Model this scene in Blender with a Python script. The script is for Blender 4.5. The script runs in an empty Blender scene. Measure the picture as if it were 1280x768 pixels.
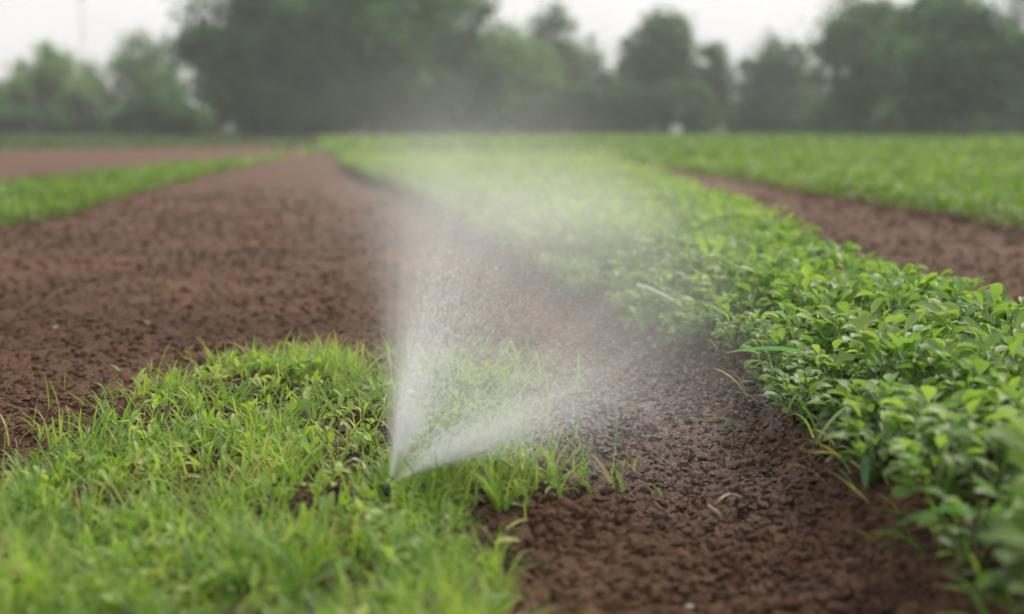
import bpy, math
import numpy as np
from mathutils import Vector

PI = math.pi
R = math.radians
rng = np.random.default_rng(7)
sc = bpy.context.scene

# ------------------------------------------------------------------ camera
CAM_H = 0.70
FPX = 1778.0                    # focal length in pixels of the 1280 px wide photograph (50 mm)
PITCH = math.atan(226.0 / FPX)
cam_d = bpy.data.cameras.new('camera')
cam = bpy.data.objects.new('camera', cam_d)
sc.collection.objects.link(cam)
cam.location = (0, 0, CAM_H)
cam.rotation_euler = (PI / 2 - PITCH, 0, 0)
cam_d.sensor_width = 36.0
cam_d.lens = FPX * 36.0 / 1280.0
cam_d.clip_start = 0.05
cam_d.clip_end = 2000
cam_d.dof.use_dof = True
cam_d.dof.focus_distance = 3.25
cam_d.dof.aperture_fstop = 1.7
sc.camera = cam

# ------------------------------------------------------------------ world, sun, exposure
SUN_EL, SUN_AZ = R(48), R(38)   # azimuth measured from straight ahead (+y) towards the right (+x)
w = bpy.data.worlds.new('World'); sc.world = w; w.use_nodes = True
nt = w.node_tree; nt.nodes.clear()
sky = nt.nodes.new('ShaderNodeTexSky'); sky.sky_type = 'NISHITA'; sky.sun_disc = False
sky.sun_elevation = SUN_EL; sky.sun_rotation = SUN_AZ
sky.air_density = 1.0; sky.dust_density = 6.0; sky.ozone_density = 1.0
hs = nt.nodes.new('ShaderNodeHueSaturation'); hs.inputs['Saturation'].default_value = 0.12
mx = nt.nodes.new('ShaderNodeMix'); mx.data_type = 'RGBA'; mx.inputs[0].default_value = 0.55
mx.inputs[7].default_value = (12.0, 11.9, 11.7, 1)          # even overcast veil
bg = nt.nodes.new('ShaderNodeBackground'); bg.inputs['Strength'].default_value = 0.12
out = nt.nodes.new('ShaderNodeOutputWorld')
nt.links.new(sky.outputs[0], hs.inputs['Color'])
nt.links.new(hs.outputs[0], mx.inputs[6])
tcw = nt.nodes.new('ShaderNodeTexCoord'); cn = nt.nodes.new('ShaderNodeTexNoise'); cn.inputs['Scale'].default_value = 3.2; cn.inputs['Detail'].default_value = 4
nt.links.new(tcw.outputs['Generated'], cn.inputs['Vector'])
cr_ = nt.nodes.new('ShaderNodeMapRange'); cr_.inputs[1].default_value = 0.35; cr_.inputs[2].default_value = 0.65; cr_.inputs[3].default_value = 0.84; cr_.inputs[4].default_value = 1.1
nt.links.new(cn.outputs['Fac'], cr_.inputs[0])
cm = nt.nodes.new('ShaderNodeVectorMath'); cm.operation = 'SCALE'
nt.links.new(mx.outputs[2], cm.inputs[0]); nt.links.new(cr_.outputs[0], cm.inputs['Scale'])
nt.links.new(cm.outputs[0], bg.inputs['Color'])
nt.links.new(bg.outputs[0], out.inputs['Surface'])
sun_d = bpy.data.lights.new('sun', 'SUN'); sun_d.energy = 2.7; sun_d.angle = R(12); sun_d.color = (1, 0.93, 0.80)
sun = bpy.data.objects.new('sun', sun_d); sc.collection.objects.link(sun)
sd = Vector((math.cos(SUN_EL) * math.sin(SUN_AZ), math.cos(SUN_EL) * math.cos(SUN_AZ), math.sin(SUN_EL)))
sun.rotation_euler = sd.to_track_quat('Z', 'Y').to_euler()
sun.location = (20, 30, 40)
vs = sc.view_settings
vs.view_transform = 'Standard'; vs.look = 'None'; vs.gamma = 1.0; vs.exposure = 0.0; vs.use_curve_mapping = False
sc.render.engine = 'CYCLES'
cy = sc.cycles
cy.use_denoising = True
cy.max_bounces = 8; cy.diffuse_bounces = 2; cy.glossy_bounces = 2; cy.transmission_bounces = 3
cy.volume_bounces = 2
cy.use_adaptive_sampling = True; cy.adaptive_threshold = 0.04; cy.adaptive_min_samples = 20; cy.transparent_max_bounces = 8
cy.volume_step_rate = 1.0; cy.volume_max_steps = 256
cy.sample_clamp_indirect = 6.0

# ------------------------------------------------------------------ helpers
_s, _c = math.sin(PITCH), math.cos(PITCH)
def at(px, py, z=0.0):
    """point on the plane of height z that is seen at a pixel of the photograph"""
    a = (px - 640.0) / FPX; b = (384.0 - py) / FPX
    d = np.array((a, _c + b * _s, -_s + b * _c))
    k = (z - CAM_H) / d[2]
    return np.array((d[0] * k, d[1] * k, z))
def at_d(px, py, dist):
    """point at a distance (along +y) seen at a pixel"""
    a = (px - 640.0) / FPX; b = (384.0 - py) / FPX
    d = np.array((a, _c + b * _s, -_s + b * _c))
    k = dist / d[1]
    return np.array((d[0] * k, dist, CAM_H + d[2] * k))

def tag(o, label=None, cat=None, group=None, kind=None):
    if label: o['label'] = label
    if cat: o['category'] = cat
    if group: o['group'] = group
    if kind: o['kind'] = kind
    return o

def mesh(name, V, F, mat, parent=None, smooth=True, tint=None, loc=None):
    V = np.asarray(V, dtype=np.float32).reshape(-1, 3); F = np.asarray(F, dtype=np.int32)
    me = bpy.data.meshes.new(name)
    me.vertices.add(len(V)); me.vertices.foreach_set('co', V.ravel())
    k = F.shape[1]
    me.loops.add(F.size); me.loops.foreach_set('vertex_index', F.ravel())
    me.polygons.add(len(F))
    me.polygons.foreach_set('loop_start', np.arange(0, F.size, k, dtype=np.int32))
    me.polygons.foreach_set('loop_total', np.full(len(F), k, dtype=np.int32))
    me.update(calc_edges=True)
    me.polygons.foreach_set('use_smooth', np.full(len(F), smooth))
    if tint is not None:
        a = me.attributes.new('tint', 'FLOAT', 'POINT'); a.data.foreach_set('value', np.asarray(tint, dtype=np.float32).ravel())
    me.materials.append(mat)
    o = bpy.data.objects.new(name, me); sc.collection.objects.link(o)
    if parent is not None: o.parent = parent
    if loc is not None: o.location = loc
    return o

def empty(name, loc, rz=0):
    o = bpy.data.objects.new(name, None); sc.collection.objects.link(o)
    o.location = loc; o.rotation_euler = (0, 0, rz); o.empty_display_size = 0.1
    return o

def join(parts):
    """list of (V, F, tint) -> one"""
    Vs, Fs, Ts, n = [], [], [], 0
    for V, F, T in parts:
        Vs.append(V.reshape(-1, 3)); Fs.append(F + n); Ts.append(np.broadcast_to(np.asarray(T, float).ravel(), (len(Vs[-1]),)) if np.size(T) == 1 else np.asarray(T).ravel())
        n += len(Vs[-1])
    return np.concatenate(Vs), np.concatenate(Fs), np.concatenate(Ts)

def prof(kind, t):
    if kind == 'ovate': return np.sin(PI * np.clip(t, 0, 1) ** 0.85) ** 0.75
    if kind == 'obovate': return np.clip(np.sin(PI * np.clip(0.02 + t * 0.97, 0, 1) ** 1.35), 0, 1) ** 0.8
    if kind == 'blade': return np.clip((0.75 + 0.5 * t) * (1 - t ** 2.2), 0, None)
    return np.clip(1 - t, 0, 1)

def ribbons(P, az, el, L, W, curl, fold, roll, tint, kind='ovate', rows=6, cols=3, petiole=0.0, wave=0.0):
    """N curved leaves; all inputs arrays of length N (P: N,3)."""
    N = len(P)
    t = np.linspace(0, 1, rows)
    a = el[:, None] - curl[:, None] * t[None] ** 1.3
    ds = (L / (rows - 1))[:, None]
    am = 0.5 * (a[:, 1:] + a[:, :-1])
    h = np.concatenate([np.zeros((N, 1)), np.cumsum(np.cos(am) * ds, 1)], 1)
    z = np.concatenate([np.zeros((N, 1)), np.cumsum(np.sin(am) * ds, 1)], 1)
    hx, hy = np.cos(az)[:, None], np.sin(az)[:, None]
    C = P[:, None, :] + np.stack([h * hx, h * hy, z], -1)
    side = np.stack([-np.sin(az), np.cos(az), np.zeros(N)], -1)[:, None, :]
    nrm = np.stack([-np.sin(a) * hx, -np.sin(a) * hy, np.cos(a)], -1)
    cr, sr = np.cos(roll)[:, None, None], np.sin(roll)[:, None, None]
    s2 = side * cr + nrm * sr
    n2 = nrm * cr - side * sr
    if petiole > 0:
        tt = np.clip((t - petiole) / (1 - petiole), 0, 1)
        wd = np.where(t < petiole, 0.06, np.maximum(prof(kind, tt), 0.06 * (t < 0.99)))
    else:
        wd = prof(kind, t)
    wd = (W[:, None] * 0.5 * wd[None])[..., None]
    us = np.linspace(-1, 1, cols)
    out = []
    for u in us:
        wv = wave * (W[:, None, None]) * np.sin(t[None, :, None] * 9 + u * 2 + az[:, None, None] * 5) if wave else 0
        out.append(C + s2 * u * wd + n2 * (abs(u) * fold[:, None, None] * wd + (wv * abs(u) if wave else 0)))
    V = np.stack(out, 2)              # N, rows, cols, 3
    idx = np.arange(rows * cols).reshape(rows, cols)
    f = np.stack([idx[:-1, :-1], idx[:-1, 1:], idx[1:, 1:], idx[1:, :-1]], -1).reshape(-1, 4)
    F = (f[None] + (np.arange(N) * rows * cols)[:, None, None]).reshape(-1, 4)
    T = np.repeat(tint, rows * cols)
    return V.reshape(-1, 3), F, T

def tube(pts, rad, n=7):
    pts = np.asarray(pts, float); rad = np.asarray(rad, float)
    V = []
    for i, p in enumerate(pts):
        d = pts[min(i + 1, len(pts) - 1)] - pts[max(i - 1, 0)]
        d = d / (np.linalg.norm(d) + 1e-9)
        u = np.cross(d, (0.31, 0.2, 0.93) if abs(d[2]) < 0.8 else (1, 0.1, 0)); u /= np.linalg.norm(u)
        v = np.cross(d, u)
        a = np.linspace(0, 2 * PI, n, endpoint=False)
        V.append(p + rad[i] * (np.cos(a)[:, None] * u + np.sin(a)[:, None] * v))
    V = np.concatenate(V)
    F = []
    for i in range(len(pts) - 1):
        for j in range(n):
            F.append((i * n + j, i * n + (j + 1) % n, (i + 1) * n + (j + 1) % n, (i + 1) * n + j))
    m = len(pts) - 1                      # closed ends (fans of quads with a doubled centre)
    c0, c1 = len(V), len(V) + 1
    V = np.concatenate([V, pts[:1], pts[-1:]])
    for j in range(0, n):
        F.append((c0, (j + 1) % n, j, j)); F.append((c1, m * n + j, m * n + (j + 1) % n, m * n + (j + 1) % n))
    F = np.array(F)
    return V, F

def lathe(profile, n=24):
    """profile: list of (r, z) from bottom to top, closed by r=0 ends"""
    a = np.linspace(0, 2 * PI, n, endpoint=False)
    V = np.concatenate([np.stack([r * np.cos(a), r * np.sin(a), np.full(n, z)], -1) for r, z in profile])
    F = [(i * n + j, i * n + (j + 1) % n, (i + 1) * n + (j + 1) % n, (i + 1) * n + j) for i in range(len(profile) - 1) for j in range(n)]
    return V, np.array(F)

def fix_tris(F):
    return F

# value noise and cellular noise in numpy ------------------------------------
def _hash(ix, iy, k):
    h = (ix.astype(np.int64) * 374761393 + iy.astype(np.int64) * 668265263 + k * 2147483647) & 0xffffffff
    h = ((h ^ (h >> 13)) * 1274126177) & 0xffffffff
    h = h ^ (h >> 16)
    return (h & 0xffffff).astype(np.float64) / 0xffffff
def vnoise(x, y, k=0):
    ix, iy = np.floor(x), np.floor(y); fx, fy = x - ix, y - iy
    fx = fx * fx * (3 - 2 * fx); fy = fy * fy * (3 - 2 * fy)
    a, b = _hash(ix, iy, k), _hash(ix + 1, iy, k); c, d = _hash(ix, iy + 1, k), _hash(ix + 1, iy + 1, k)
    return (a * (1 - fx) + b * fx) * (1 - fy) + (c * (1 - fx) + d * fx) * fy
def clods(x, y, k):
    """rounded lumps of random height, 0..1"""
    ix, iy = np.floor(x), np.floor(y)
    best = np.zeros_like(x)
    for dx in (-1, 0, 1):
        for dy in (-1, 0, 1):
            cx, cy_ = ix + dx, iy + dy
            px = cx + _hash(cx, cy_, k); py = cy_ + _hash(cx, cy_, k + 1)
            hh = _hash(cx, cy_, k + 2); sq = 0.6 + 0.8 * _hash(cx, cy_, k + 3)
            d2 = ((x - px) * sq) ** 2 + ((y - py) / sq) ** 2
            r = 0.42 + 0.42 * hh
            best = np.maximum(best, np.sqrt(np.clip(1 - d2 / (r * r), 0, 1)) * r)
    return best
def inpoly(x, y, poly):
    c = np.zeros(x.shape, bool); n = len(poly)
    for i in range(n):
        x1, y1 = poly[i][0], poly[i][1]; x2, y2 = poly[(i + 1) % n][0], poly[(i + 1) % n][1]
        if y1 == y2: continue
        c ^= ((y1 > y) != (y2 > y)) & (x < (x2 - x1) * (y - y1) / (y2 - y1) + x1)
    return c
def sstep(x): x = np.clip(x, 0, 1); return x * x * (3 - 2 * x)

# ------------------------------------------------------------------ materials
def newmat(name):
    m = bpy.data.materials.new(name); m.use_nodes = True
    n = m.node_tree.nodes; l = m.node_tree.links; n.clear()
    o = n.new('ShaderNodeOutputMaterial')
    return m, n, l, o
def ramp(n, stops):
    r = n.new('ShaderNodeValToRGB'); e = r.color_ramp.elements
    while len(e) < len(stops): e.new(0.5)
    for i, (p, c) in enumerate(stops): e[i].position = p; e[i].color = (*c, 1)
    return r
def leaf_mat(name, stops, rough=0.4, trans=0.35, spec=0.5, noise=14.0, objrand=0.0):
    m, n, l, o = newmat(name)
    at_ = n.new('ShaderNodeAttribute'); at_.attribute_name = 'tint'
    geo = n.new('ShaderNodeNewGeometry')
    nz = n.new('ShaderNodeTexNoise'); nz.inputs['Scale'].default_value = noise; nz.inputs['Detail'].default_value = 3
    l.new(geo.outputs['Position'], nz.inputs['Vector'])
    ma = n.new('ShaderNodeMath'); ma.operation = 'MULTIPLY_ADD'; ma.inputs[1].default_value = 0.5; ma.inputs[2].default_value = -0.25
    l.new(nz.outputs['Fac'], ma.inputs[0])
    ad = n.new('ShaderNodeMath'); ad.operation = 'ADD'; l.new(ma.outputs[0], ad.inputs[0]); l.new(at_.outputs['Fac'], ad.inputs[1])
    src = ad
    if objrand:
        oi = n.new('ShaderNodeObjectInfo'); m2 = n.new('ShaderNodeMath'); m2.operation = 'MULTIPLY_ADD'
        m2.inputs[1].default_value = objrand; m2.inputs[2].default_value = -objrand / 2
        l.new(oi.outputs['Random'], m2.inputs[0])
        a2 = n.new('ShaderNodeMath'); a2.operation = 'ADD'; l.new(ad.outputs[0], a2.inputs[0]); l.new(m2.outputs[0], a2.inputs[1]); src = a2
    rp = ramp(n, stops); l.new(src.outputs[0], rp.inputs['Fac'])
    p = n.new('ShaderNodeBsdfPrincipled'); p.inputs['Roughness'].default_value = rough
    p.inputs['Specular IOR Level'].default_value = spec
    l.new(rp.outputs[0], p.inputs['Base Color'])
    tr = n.new('ShaderNodeBsdfTranslucent')
    g = n.new('ShaderNodeMix'); g.data_type = 'RGBA'; g.blend_type = 'MULTIPLY'; g.inputs[0].default_value = 1
    g.inputs[7].default_value = (1.5, 1.6, 0.7, 1)
    l.new(rp.outputs[0], g.inputs[6]); l.new(g.outputs[2], tr.inputs['Color'])
    mix = n.new('ShaderNodeMixShader'); mix.inputs[0].default_value = trans
    l.new(p.outputs[0], mix.inputs[1]); l.new(tr.outputs[0], mix.inputs[2]); l.new(mix.outputs[0], o.inputs['Surface'])
    return m
def plain(name, col, rough=0.6, spec=0.4, var=0.25, scale=40.0, bump=0.0, metal=0.0):
    m, n, l, o = newmat(name)
    tc = n.new('ShaderNodeTexCoord')
    nz = n.new('ShaderNodeTexNoise'); nz.inputs['Scale'].default_value = scale; nz.inputs['Detail'].default_value = 4
    l.new(tc.outputs['Object'], nz.inputs['Vector'])
    rp = ramp(n, [(0.3, tuple(c * (1 - var) for c in col)), (0.7, tuple(min(1, c * (1 + var)) for c in col))])
    l.new(nz.outputs['Fac'], rp.inputs['Fac'])
    p = n.new('ShaderNodeBsdfPrincipled'); p.inputs['Roughness'].default_value = rough; p.inputs['Specular IOR Level'].default_value = spec
    p.inputs['Metallic'].default_value = metal
    l.new(rp.outputs[0], p.inputs['Base Color'])
    if bump:
        b = n.new('ShaderNodeBump'); b.inputs['Strength'].default_value = bump; b.inputs['Distance'].default_value = 0.01
        l.new(nz.outputs['Fac'], b.inputs['Height']); l.new(b.outputs[0], p.inputs['Normal'])
    l.new(p.outputs[0], o.inputs['Surface'])
    return m

def soil_mat(name):
    m, n, l, o = newmat(name)
    geo = n.new('ShaderNodeNewGeometry')
    def noise(scale, det=4, rough=0.6):
        z = n.new('ShaderNodeTexNoise'); z.inputs['Scale'].default_value = scale; z.inputs['Detail'].default_value = det
        z.inputs['Roughness'].default_value = rough; l.new(geo.outputs['Position'], z.inputs['Vector']); return z
    big, mid, fine = noise(0.9, 3), noise(22, 5), noise(160, 4, 0.7)
    r1 = ramp(n, [(0.30, (0.080, 0.038, 0.021)), (0.70, (0.165, 0.080, 0.042))]); l.new(big.outputs['Fac'], r1.inputs['Fac'])
    r2 = ramp(n, [(0.3, (0.6, 0.58, 0.56)), (0.52, (1, 1, 1)), (0.75, (1.35, 1.33, 1.3))]); l.new(mid.outputs['Fac'], r2.inputs['Fac'])
    r3 = ramp(n, [(0.3, (0.75, 0.75, 0.75)), (0.6, (1, 1, 1)), (0.78, (1.5, 1.45, 1.4))]); l.new(fine.outputs['Fac'], r3.inputs['Fac'])
    a = n.new('ShaderNodeMix'); a.data_type = 'RGBA'; a.blend_type = 'MULTIPLY'; a.inputs[0].default_value = 1
    b = n.new('ShaderNodeMix'); b.data_type = 'RGBA'; b.blend_type = 'MULTIPLY'; b.inputs[0].default_value = 1
    l.new(r1.outputs[0], a.inputs[6]); l.new(r2.outputs[0], a.inputs[7]); l.new(a.outputs[2], b.inputs[6]); l.new(r3.outputs[0], b.inputs[7])
    p = n.new('ShaderNodeBsdfPrincipled'); p.inputs['Specular IOR Level'].default_value = 0.35
    # soil wetted by the spray: darker and a little shiny where the water lands
    ds = n.new('ShaderNodeVectorMath'); ds.operation = 'DISTANCE'; ds.inputs[1].default_value = (0.22, 3.3, 0.0); l.new(geo.outputs['Position'], ds.inputs[0])
    ja = n.new('ShaderNodeMath'); ja.operation = 'MULTIPLY_ADD'; ja.inputs[1].default_value = 0.9; l.new(noise(3.0, 4).outputs['Fac'], ja.inputs[0]); l.new(ds.outputs['Value'], ja.inputs[2])
    wt = n.new('ShaderNodeMapRange'); wt.inputs[1].default_value = 1.35; wt.inputs[2].default_value = 0.85; wt.inputs[3].default_value = 0; wt.inputs[4].default_value = 1; l.new(ja.outputs[0], wt.inputs[0])
    rg_ = n.new('ShaderNodeMapRange'); rg_.inputs[3].default_value = 0.85; rg_.inputs[4].default_value = 0.50; l.new(wt.outputs[0], rg_.inputs[0]); l.new(rg_.outputs[0], p.inputs['Roughness'])
    wm = n.new('ShaderNodeMix'); wm.data_type = 'RGBA'; wm.blend_type = 'MULTIPLY'; wm.inputs[7].default_value = (0.74, 0.70, 0.68, 1)
    l.new(wt.outputs[0], wm.inputs[0]); l.new(b.outputs[2], wm.inputs[6]); l.new(wm.outputs[2], p.inputs['Base Color'])
    h = n.new('ShaderNodeMath'); h.operation = 'MULTIPLY_ADD'; h.inputs[1].default_value = 0.45
    l.new(fine.outputs['Fac'], h.inputs[0]); l.new(mid.outputs['Fac'], h.inputs[2])
    bp = n.new('ShaderNodeBump'); bp.inputs['Strength'].default_value = 1.0; bp.inputs['Distance'].default_value = 0.018
    l.new(h.outputs[0], bp.inputs['Height']); l.new(bp.outputs[0], p.inputs['Normal'])
    l.new(p.outputs[0], o.inputs['Surface'])
    return m

M_SOIL = soil_mat('soil')
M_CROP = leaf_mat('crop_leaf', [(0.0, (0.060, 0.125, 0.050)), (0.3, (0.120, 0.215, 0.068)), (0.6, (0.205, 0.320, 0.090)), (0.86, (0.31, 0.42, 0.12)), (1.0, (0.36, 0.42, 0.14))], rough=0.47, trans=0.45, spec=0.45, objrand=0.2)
M_FIELD = leaf_mat('field_leaf', [(0.0, (0.06, 0.12, 0.030)), (0.4, (0.135, 0.235, 0.045)), (0.75, (0.22, 0.33, 0.065)), (1.0, (0.34, 0.42, 0.12))], rough=0.45, trans=0.4, noise=1.2)
M_GRASS = leaf_mat('grass_blade', [(0.0, (0.08, 0.165, 0.038)), (0.35, (0.18, 0.305, 0.060)), (0.7, (0.31, 0.42, 0.095)), (0.88, (0.44, 0.48, 0.16)), (1.0, (0.46, 0.36, 0.22))], rough=0.45, trans=0.45, noise=6)
M_STEM = plain('green_stem', (0.13, 0.20, 0.07), 0.5)
M_DRY = plain('dry_straw', (0.34, 0.26, 0.17), 0.7, scale=90)
M_BARK = plain('bark', (0.10, 0.085, 0.07), 0.9, scale=6, bump=0.6)
M_PEB = plain('pale_pebble', (0.55, 0.50, 0.45), 0.6, scale=60)
M_BLUEG = leaf_mat('bluish_leaf', [(0.0, (0.07, 0.20, 0.11)), (1.0, (0.14, 0.32, 0.18))], rough=0.4, trans=0.35)
def tree_mat(name, a, b, c):
    return leaf_mat(name, [(0.0, a), (0.5, b), (1.0, c)], rough=0.6, trans=0.3, noise=0.5)
M_TREE_D = tree_mat('dark_foliage', (0.022, 0.078, 0.036), (0.044, 0.135, 0.054), (0.100, 0.225, 0.062))
M_TREE_M = tree_mat('mid_foliage', (0.036, 0.085, 0.040), (0.065, 0.140, 0.058), (0.110, 0.200, 0.070))
M_TREE_P = tree_mat('pale_foliage', (0.075, 0.155, 0.060), (0.130, 0.245, 0.090), (0.200, 0.320, 0.110))

# ------------------------------------------------------------------ field layout (ground outlines)
BED_H = 0.08
bed_l = np.array([at(x, y, BED_H)[:2] for x, y in [(1420, 860), (1280, 735), (1200, 672), (1130, 615), (1050, 548), (1000, 508), (960, 472), (926, 440), (842, 388), (779, 356), (736, 338), (673, 304), (622, 278), (568, 252), (504, 230), (462, 216), (430, 200)]])
bed_r = np.array([at(x, y, BED_H + 0.2)[:2] for x, y in [(1700, 470), (1280, 350), (1170, 325), (1060, 297), (990, 271), (920, 246), (840, 221), (785, 205)]])
def edge(c, y): return np.interp(y, c[:, 1], c[:, 0])
BED_Y1 = 24.0
field_l = np.array([at(x, y)[:2] for x, y in [(1600, 372), (1280, 292), (1140, 265), (1040, 248), (940, 228), (850, 214), (780, 204), (700, 193), (600, 183)]])
left_near = np.array([at(x, y)[:2] for x, y in [(-140, 330), (0, 290), (42, 282), (104, 266), (167, 246), (233, 228), (292, 214), (358, 200), (400, 189)]])
left_far = np.array([at(x, y, 0.2)[:2] for x, y in [(-140, 226), (0, 219), (104, 210), (208, 200), (292, 195), (346, 189), (395, 183)]])
poly_left = np.concatenate([left_near, left_far[::-1]])
grass_poly = np.array([at(x, y)[:2] for x, y in [(-200, 700), (-60, 672), (0, 640), (60, 608), (120, 560), (180, 528), (235, 485), (290, 468), (350, 460), (410, 456), (470, 458), (540, 440), (610, 448), (640, 475), (620, 520), (600, 566), (660, 585), (712, 600), (680, 625), (640, 640), (610, 668), (590, 720), (602, 800), (600, 1000), (-400, 1000)]])

def bed_mask(x, y, soft=0.16):
    l, r = edge(bed_l, y), edge(bed_r, y)
    return sstep((x - l + soft * 0.9) / soft) * sstep((r + soft * 0.9 - x) / soft) * sstep((BED_Y1 - y) / 3)
def height(x, y, detail=True):
    fade = np.clip(1 - (np.abs(y) - 20) / 60, 0.15, 1)
    z = 0.030 * (vnoise(x * 0.9, y * 0.7, 3) - 0.5) + 0.022 * (vnoise(x * 3.1 + 5, y * 2.6, 5) - 0.5)
    z = z * fade
    z += BED_H * bed_mask(x, y)
    # wheel hollow beside the near bed
    l = edge(bed_l, y)
    z -= 0.03 * np.exp(-((x - (l - 0.30)) / 0.16) ** 2) * (y < 12)
    if detail:
        q = (0.6 + 0.8 * vnoise(x * 1.7, y * 1.7, 21)) * np.clip(1 - (y - 9.0) / 22.0, 0.3, 1)
        wx_ = x + 0.016 * (vnoise(x * 34, y * 34, 71) - 0.5) + 0.03 * (vnoise(x * 11, y * 11, 73) - 0.5)
        wy_ = y + 0.016 * (vnoise(x * 34, y * 34, 72) - 0.5) + 0.03 * (vnoise(x * 11, y * 11, 74) - 0.5)
        z += q * (-0.018 + 0.014 * clods(wx_ / 0.13, wy_ / 0.13, 31) ** 2 + 0.010 * clods(wx_ / 0.034 + 9, wy_ / 0.034, 41) + 0.008 * clods(wx_ / 0.020, wy_ / 0.020 + 3, 51)
                  + 0.008 * (vnoise(wx_ * 60, wy_ * 60, 61) - 0.5) + 0.012 * (vnoise(x * 9, y * 9, 62) - 0.5))
    return z

# ------------------------------------------------------------------ ground: one sheet, finely tilled near the camera
def axis(lo, hi, step, out_lo, out_hi, g):
    core = np.arange(lo, hi, step)
    up = [core[-1]]; s = step
    while up[-1] < out_hi: s *= g; up.append(up[-1] + s)
    dn = [core[0]]; s = step
    while dn[-1] > out_lo: s *= g; dn.append(dn[-1] - s)
    return np.concatenate([np.array(dn[1:])[::-1], core, np.array(up[1:])])
xs = axis(-1.9, 1.3, 0.0085, -140, 140, 1.028)
ys = axis(1.75, 5.2, 0.0085, -12, 180, 1.022)
X, Y = np.meshgrid(xs, ys)
Z = height(X, Y)
nx, ny = len(xs), len(ys)
i = np.arange(nx * ny).reshape(ny, nx)
F = np.stack([i[:-1, :-1], i[:-1, 1:], i[1:, 1:], i[1:, :-1]], -1).reshape(-1, 4)
g = mesh('ground', np.stack([X, Y, Z], -1), F, M_SOIL)
tag(g, kind='structure')

# loose crumbs lying on the tilled soil
ICO_V = []
phi = (1 + 5 ** 0.5) / 2
for a_, b_ in ((-1, phi), (1, phi), (-1, -phi), (1, -phi)):
    ICO_V += [(a_, b_, 0), (0, a_, b_), (b_, 0, a_)]
ICO_V = np.array(ICO_V, float) / math.sqrt(1 + phi * phi)
def hull_faces(V):
    f = []
    n = len(V)
    for a in range(n):
        for b in range(a + 1, n):
            for c in range(b + 1, n):
                nn = np.cross(V[b] - V[a], V[c] - V[a]); s = (V - V[a]) @ nn
                if (s < 1e-6).all(): f.append((a, b, c))
                elif (s > -1e-6).all(): f.append((a, c, b))
    return np.array(f)
ICO_F = hull_faces(ICO_V)
def blobs(P, S, jit=0.28, flat=0.75):
    N = len(P)
    v = ICO_V[None] * (1 + jit * rng.normal(size=(N, 12, 1)).clip(-1.5, 1.5))
    sc3 = rng.uniform(0.7, 1.3, (N, 1, 3)) * np.array((1, 1, flat))
    a = rng.uniform(0, 2 * PI, N); c, s = np.cos(a)[:, None], np.sin(a)[:, None]
    v = v * sc3
    v = np.stack([v[..., 0] * c - v[..., 1] * s, v[..., 0] * s + v[..., 1] * c, v[..., 2]], -1)
    V = P[:, None] + v * S[:, None, None]
    F = (ICO_F[None] + (np.arange(N) * 12)[:, None, None]).reshape(-1, 3)
    return V.reshape(-1, 3), F
N = 240000
cy_ = 1.8 + 22 * rng.random(N) ** 2.4; cx_ = (rng.random(N) * 2 - 1) * (0.42 * cy_ + 0.25)
k = (vnoise(cx_ * 6, cy_ * 6, 77) > 0.3 * rng.random(N)) & (rng.random(N) < np.clip((17 - cy_) / 11, 0, 1)) & ~((cx_ > edge(bed_l, cy_) + 0.15) & (cx_ < edge(bed_r, cy_) - 0.05))
cx_, cy_ = cx_[k], cy_[k]
S = (0.0020 + 0.0125 * rng.random(len(cx_)) ** 5) * np.clip(cy_ / 7, 1, 1.8)
V, F = blobs(np.stack([cx_, cy_, height(cx_, cy_) + S * 0.2], -1), S)
tag(mesh('soil_crumbs', V, F, M_SOIL, smooth=False), 'loose brown crumbs scattered over the tilled soil', 'soil', kind='stuff')

# ------------------------------------------------------------------ crop plants of the near bed
def leaf_set(n, r, lo=0.05, hi=0.21, size=(0.028, 0.053)):
    az = r.uniform(0, 2 * PI, n); f = r.random(n)
    el = r.uniform(R(5), R(78), n)
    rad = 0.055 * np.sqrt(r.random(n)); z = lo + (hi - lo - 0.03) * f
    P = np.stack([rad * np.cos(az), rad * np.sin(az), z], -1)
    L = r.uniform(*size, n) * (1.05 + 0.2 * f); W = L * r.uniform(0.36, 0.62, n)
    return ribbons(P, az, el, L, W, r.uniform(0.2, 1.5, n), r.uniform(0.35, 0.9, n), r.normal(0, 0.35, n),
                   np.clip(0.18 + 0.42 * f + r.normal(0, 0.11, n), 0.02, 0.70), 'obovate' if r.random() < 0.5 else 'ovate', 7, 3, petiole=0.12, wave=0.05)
def stem_set(n, r):
    out = []
    for q in range(n):
        a = r.uniform(0, 2 * PI); b = r.uniform(0.02, 0.075); h = r.uniform(0.11, 0.18)
        pts = [(0.01 * math.cos(a), 0.01 * math.sin(a), -0.03), (b * 0.4 * math.cos(a), b * 0.4 * math.sin(a), h * 0.45), (b * math.cos(a), b * math.sin(a), h)]
        V, F = tube(pts, (0.003, 0.0024, 0.0015), 5); out.append((V, F, 0.5))
    return join(out)
protos = []
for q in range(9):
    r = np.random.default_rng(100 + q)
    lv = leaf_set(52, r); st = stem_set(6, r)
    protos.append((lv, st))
def jittered(poly_test, x0, x1, y0, y1, step, r):
    gx, gy = np.meshgrid(np.arange(x0, x1, step), np.arange(y0, y1, step))
    gx = gx.ravel() + r.uniform(-0.42, 0.42, gx.size) * step; gy = gy.ravel() + r.uniform(-0.42, 0.42, gy.size) * step
    k = poly_test(gx, gy); return gx[k], gy[k]
rb = np.random.default_rng(5)
bx, by = jittered(lambda x, y: (x > edge(bed_l, y) - 0.03 - 0.13 * np.clip((y - 3.4) / 1.2, 0, 1)) & (x < edge(bed_r, y) - 0.02), -4, 2.2, 1.45, BED_Y1, 0.108, rb)
fov = np.abs(bx) < 0.40 * by + 0.35
bx, by = bx[fov], by[fov]
o_ = np.argsort(by); bx, by = bx[o_], by[o_]
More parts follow.
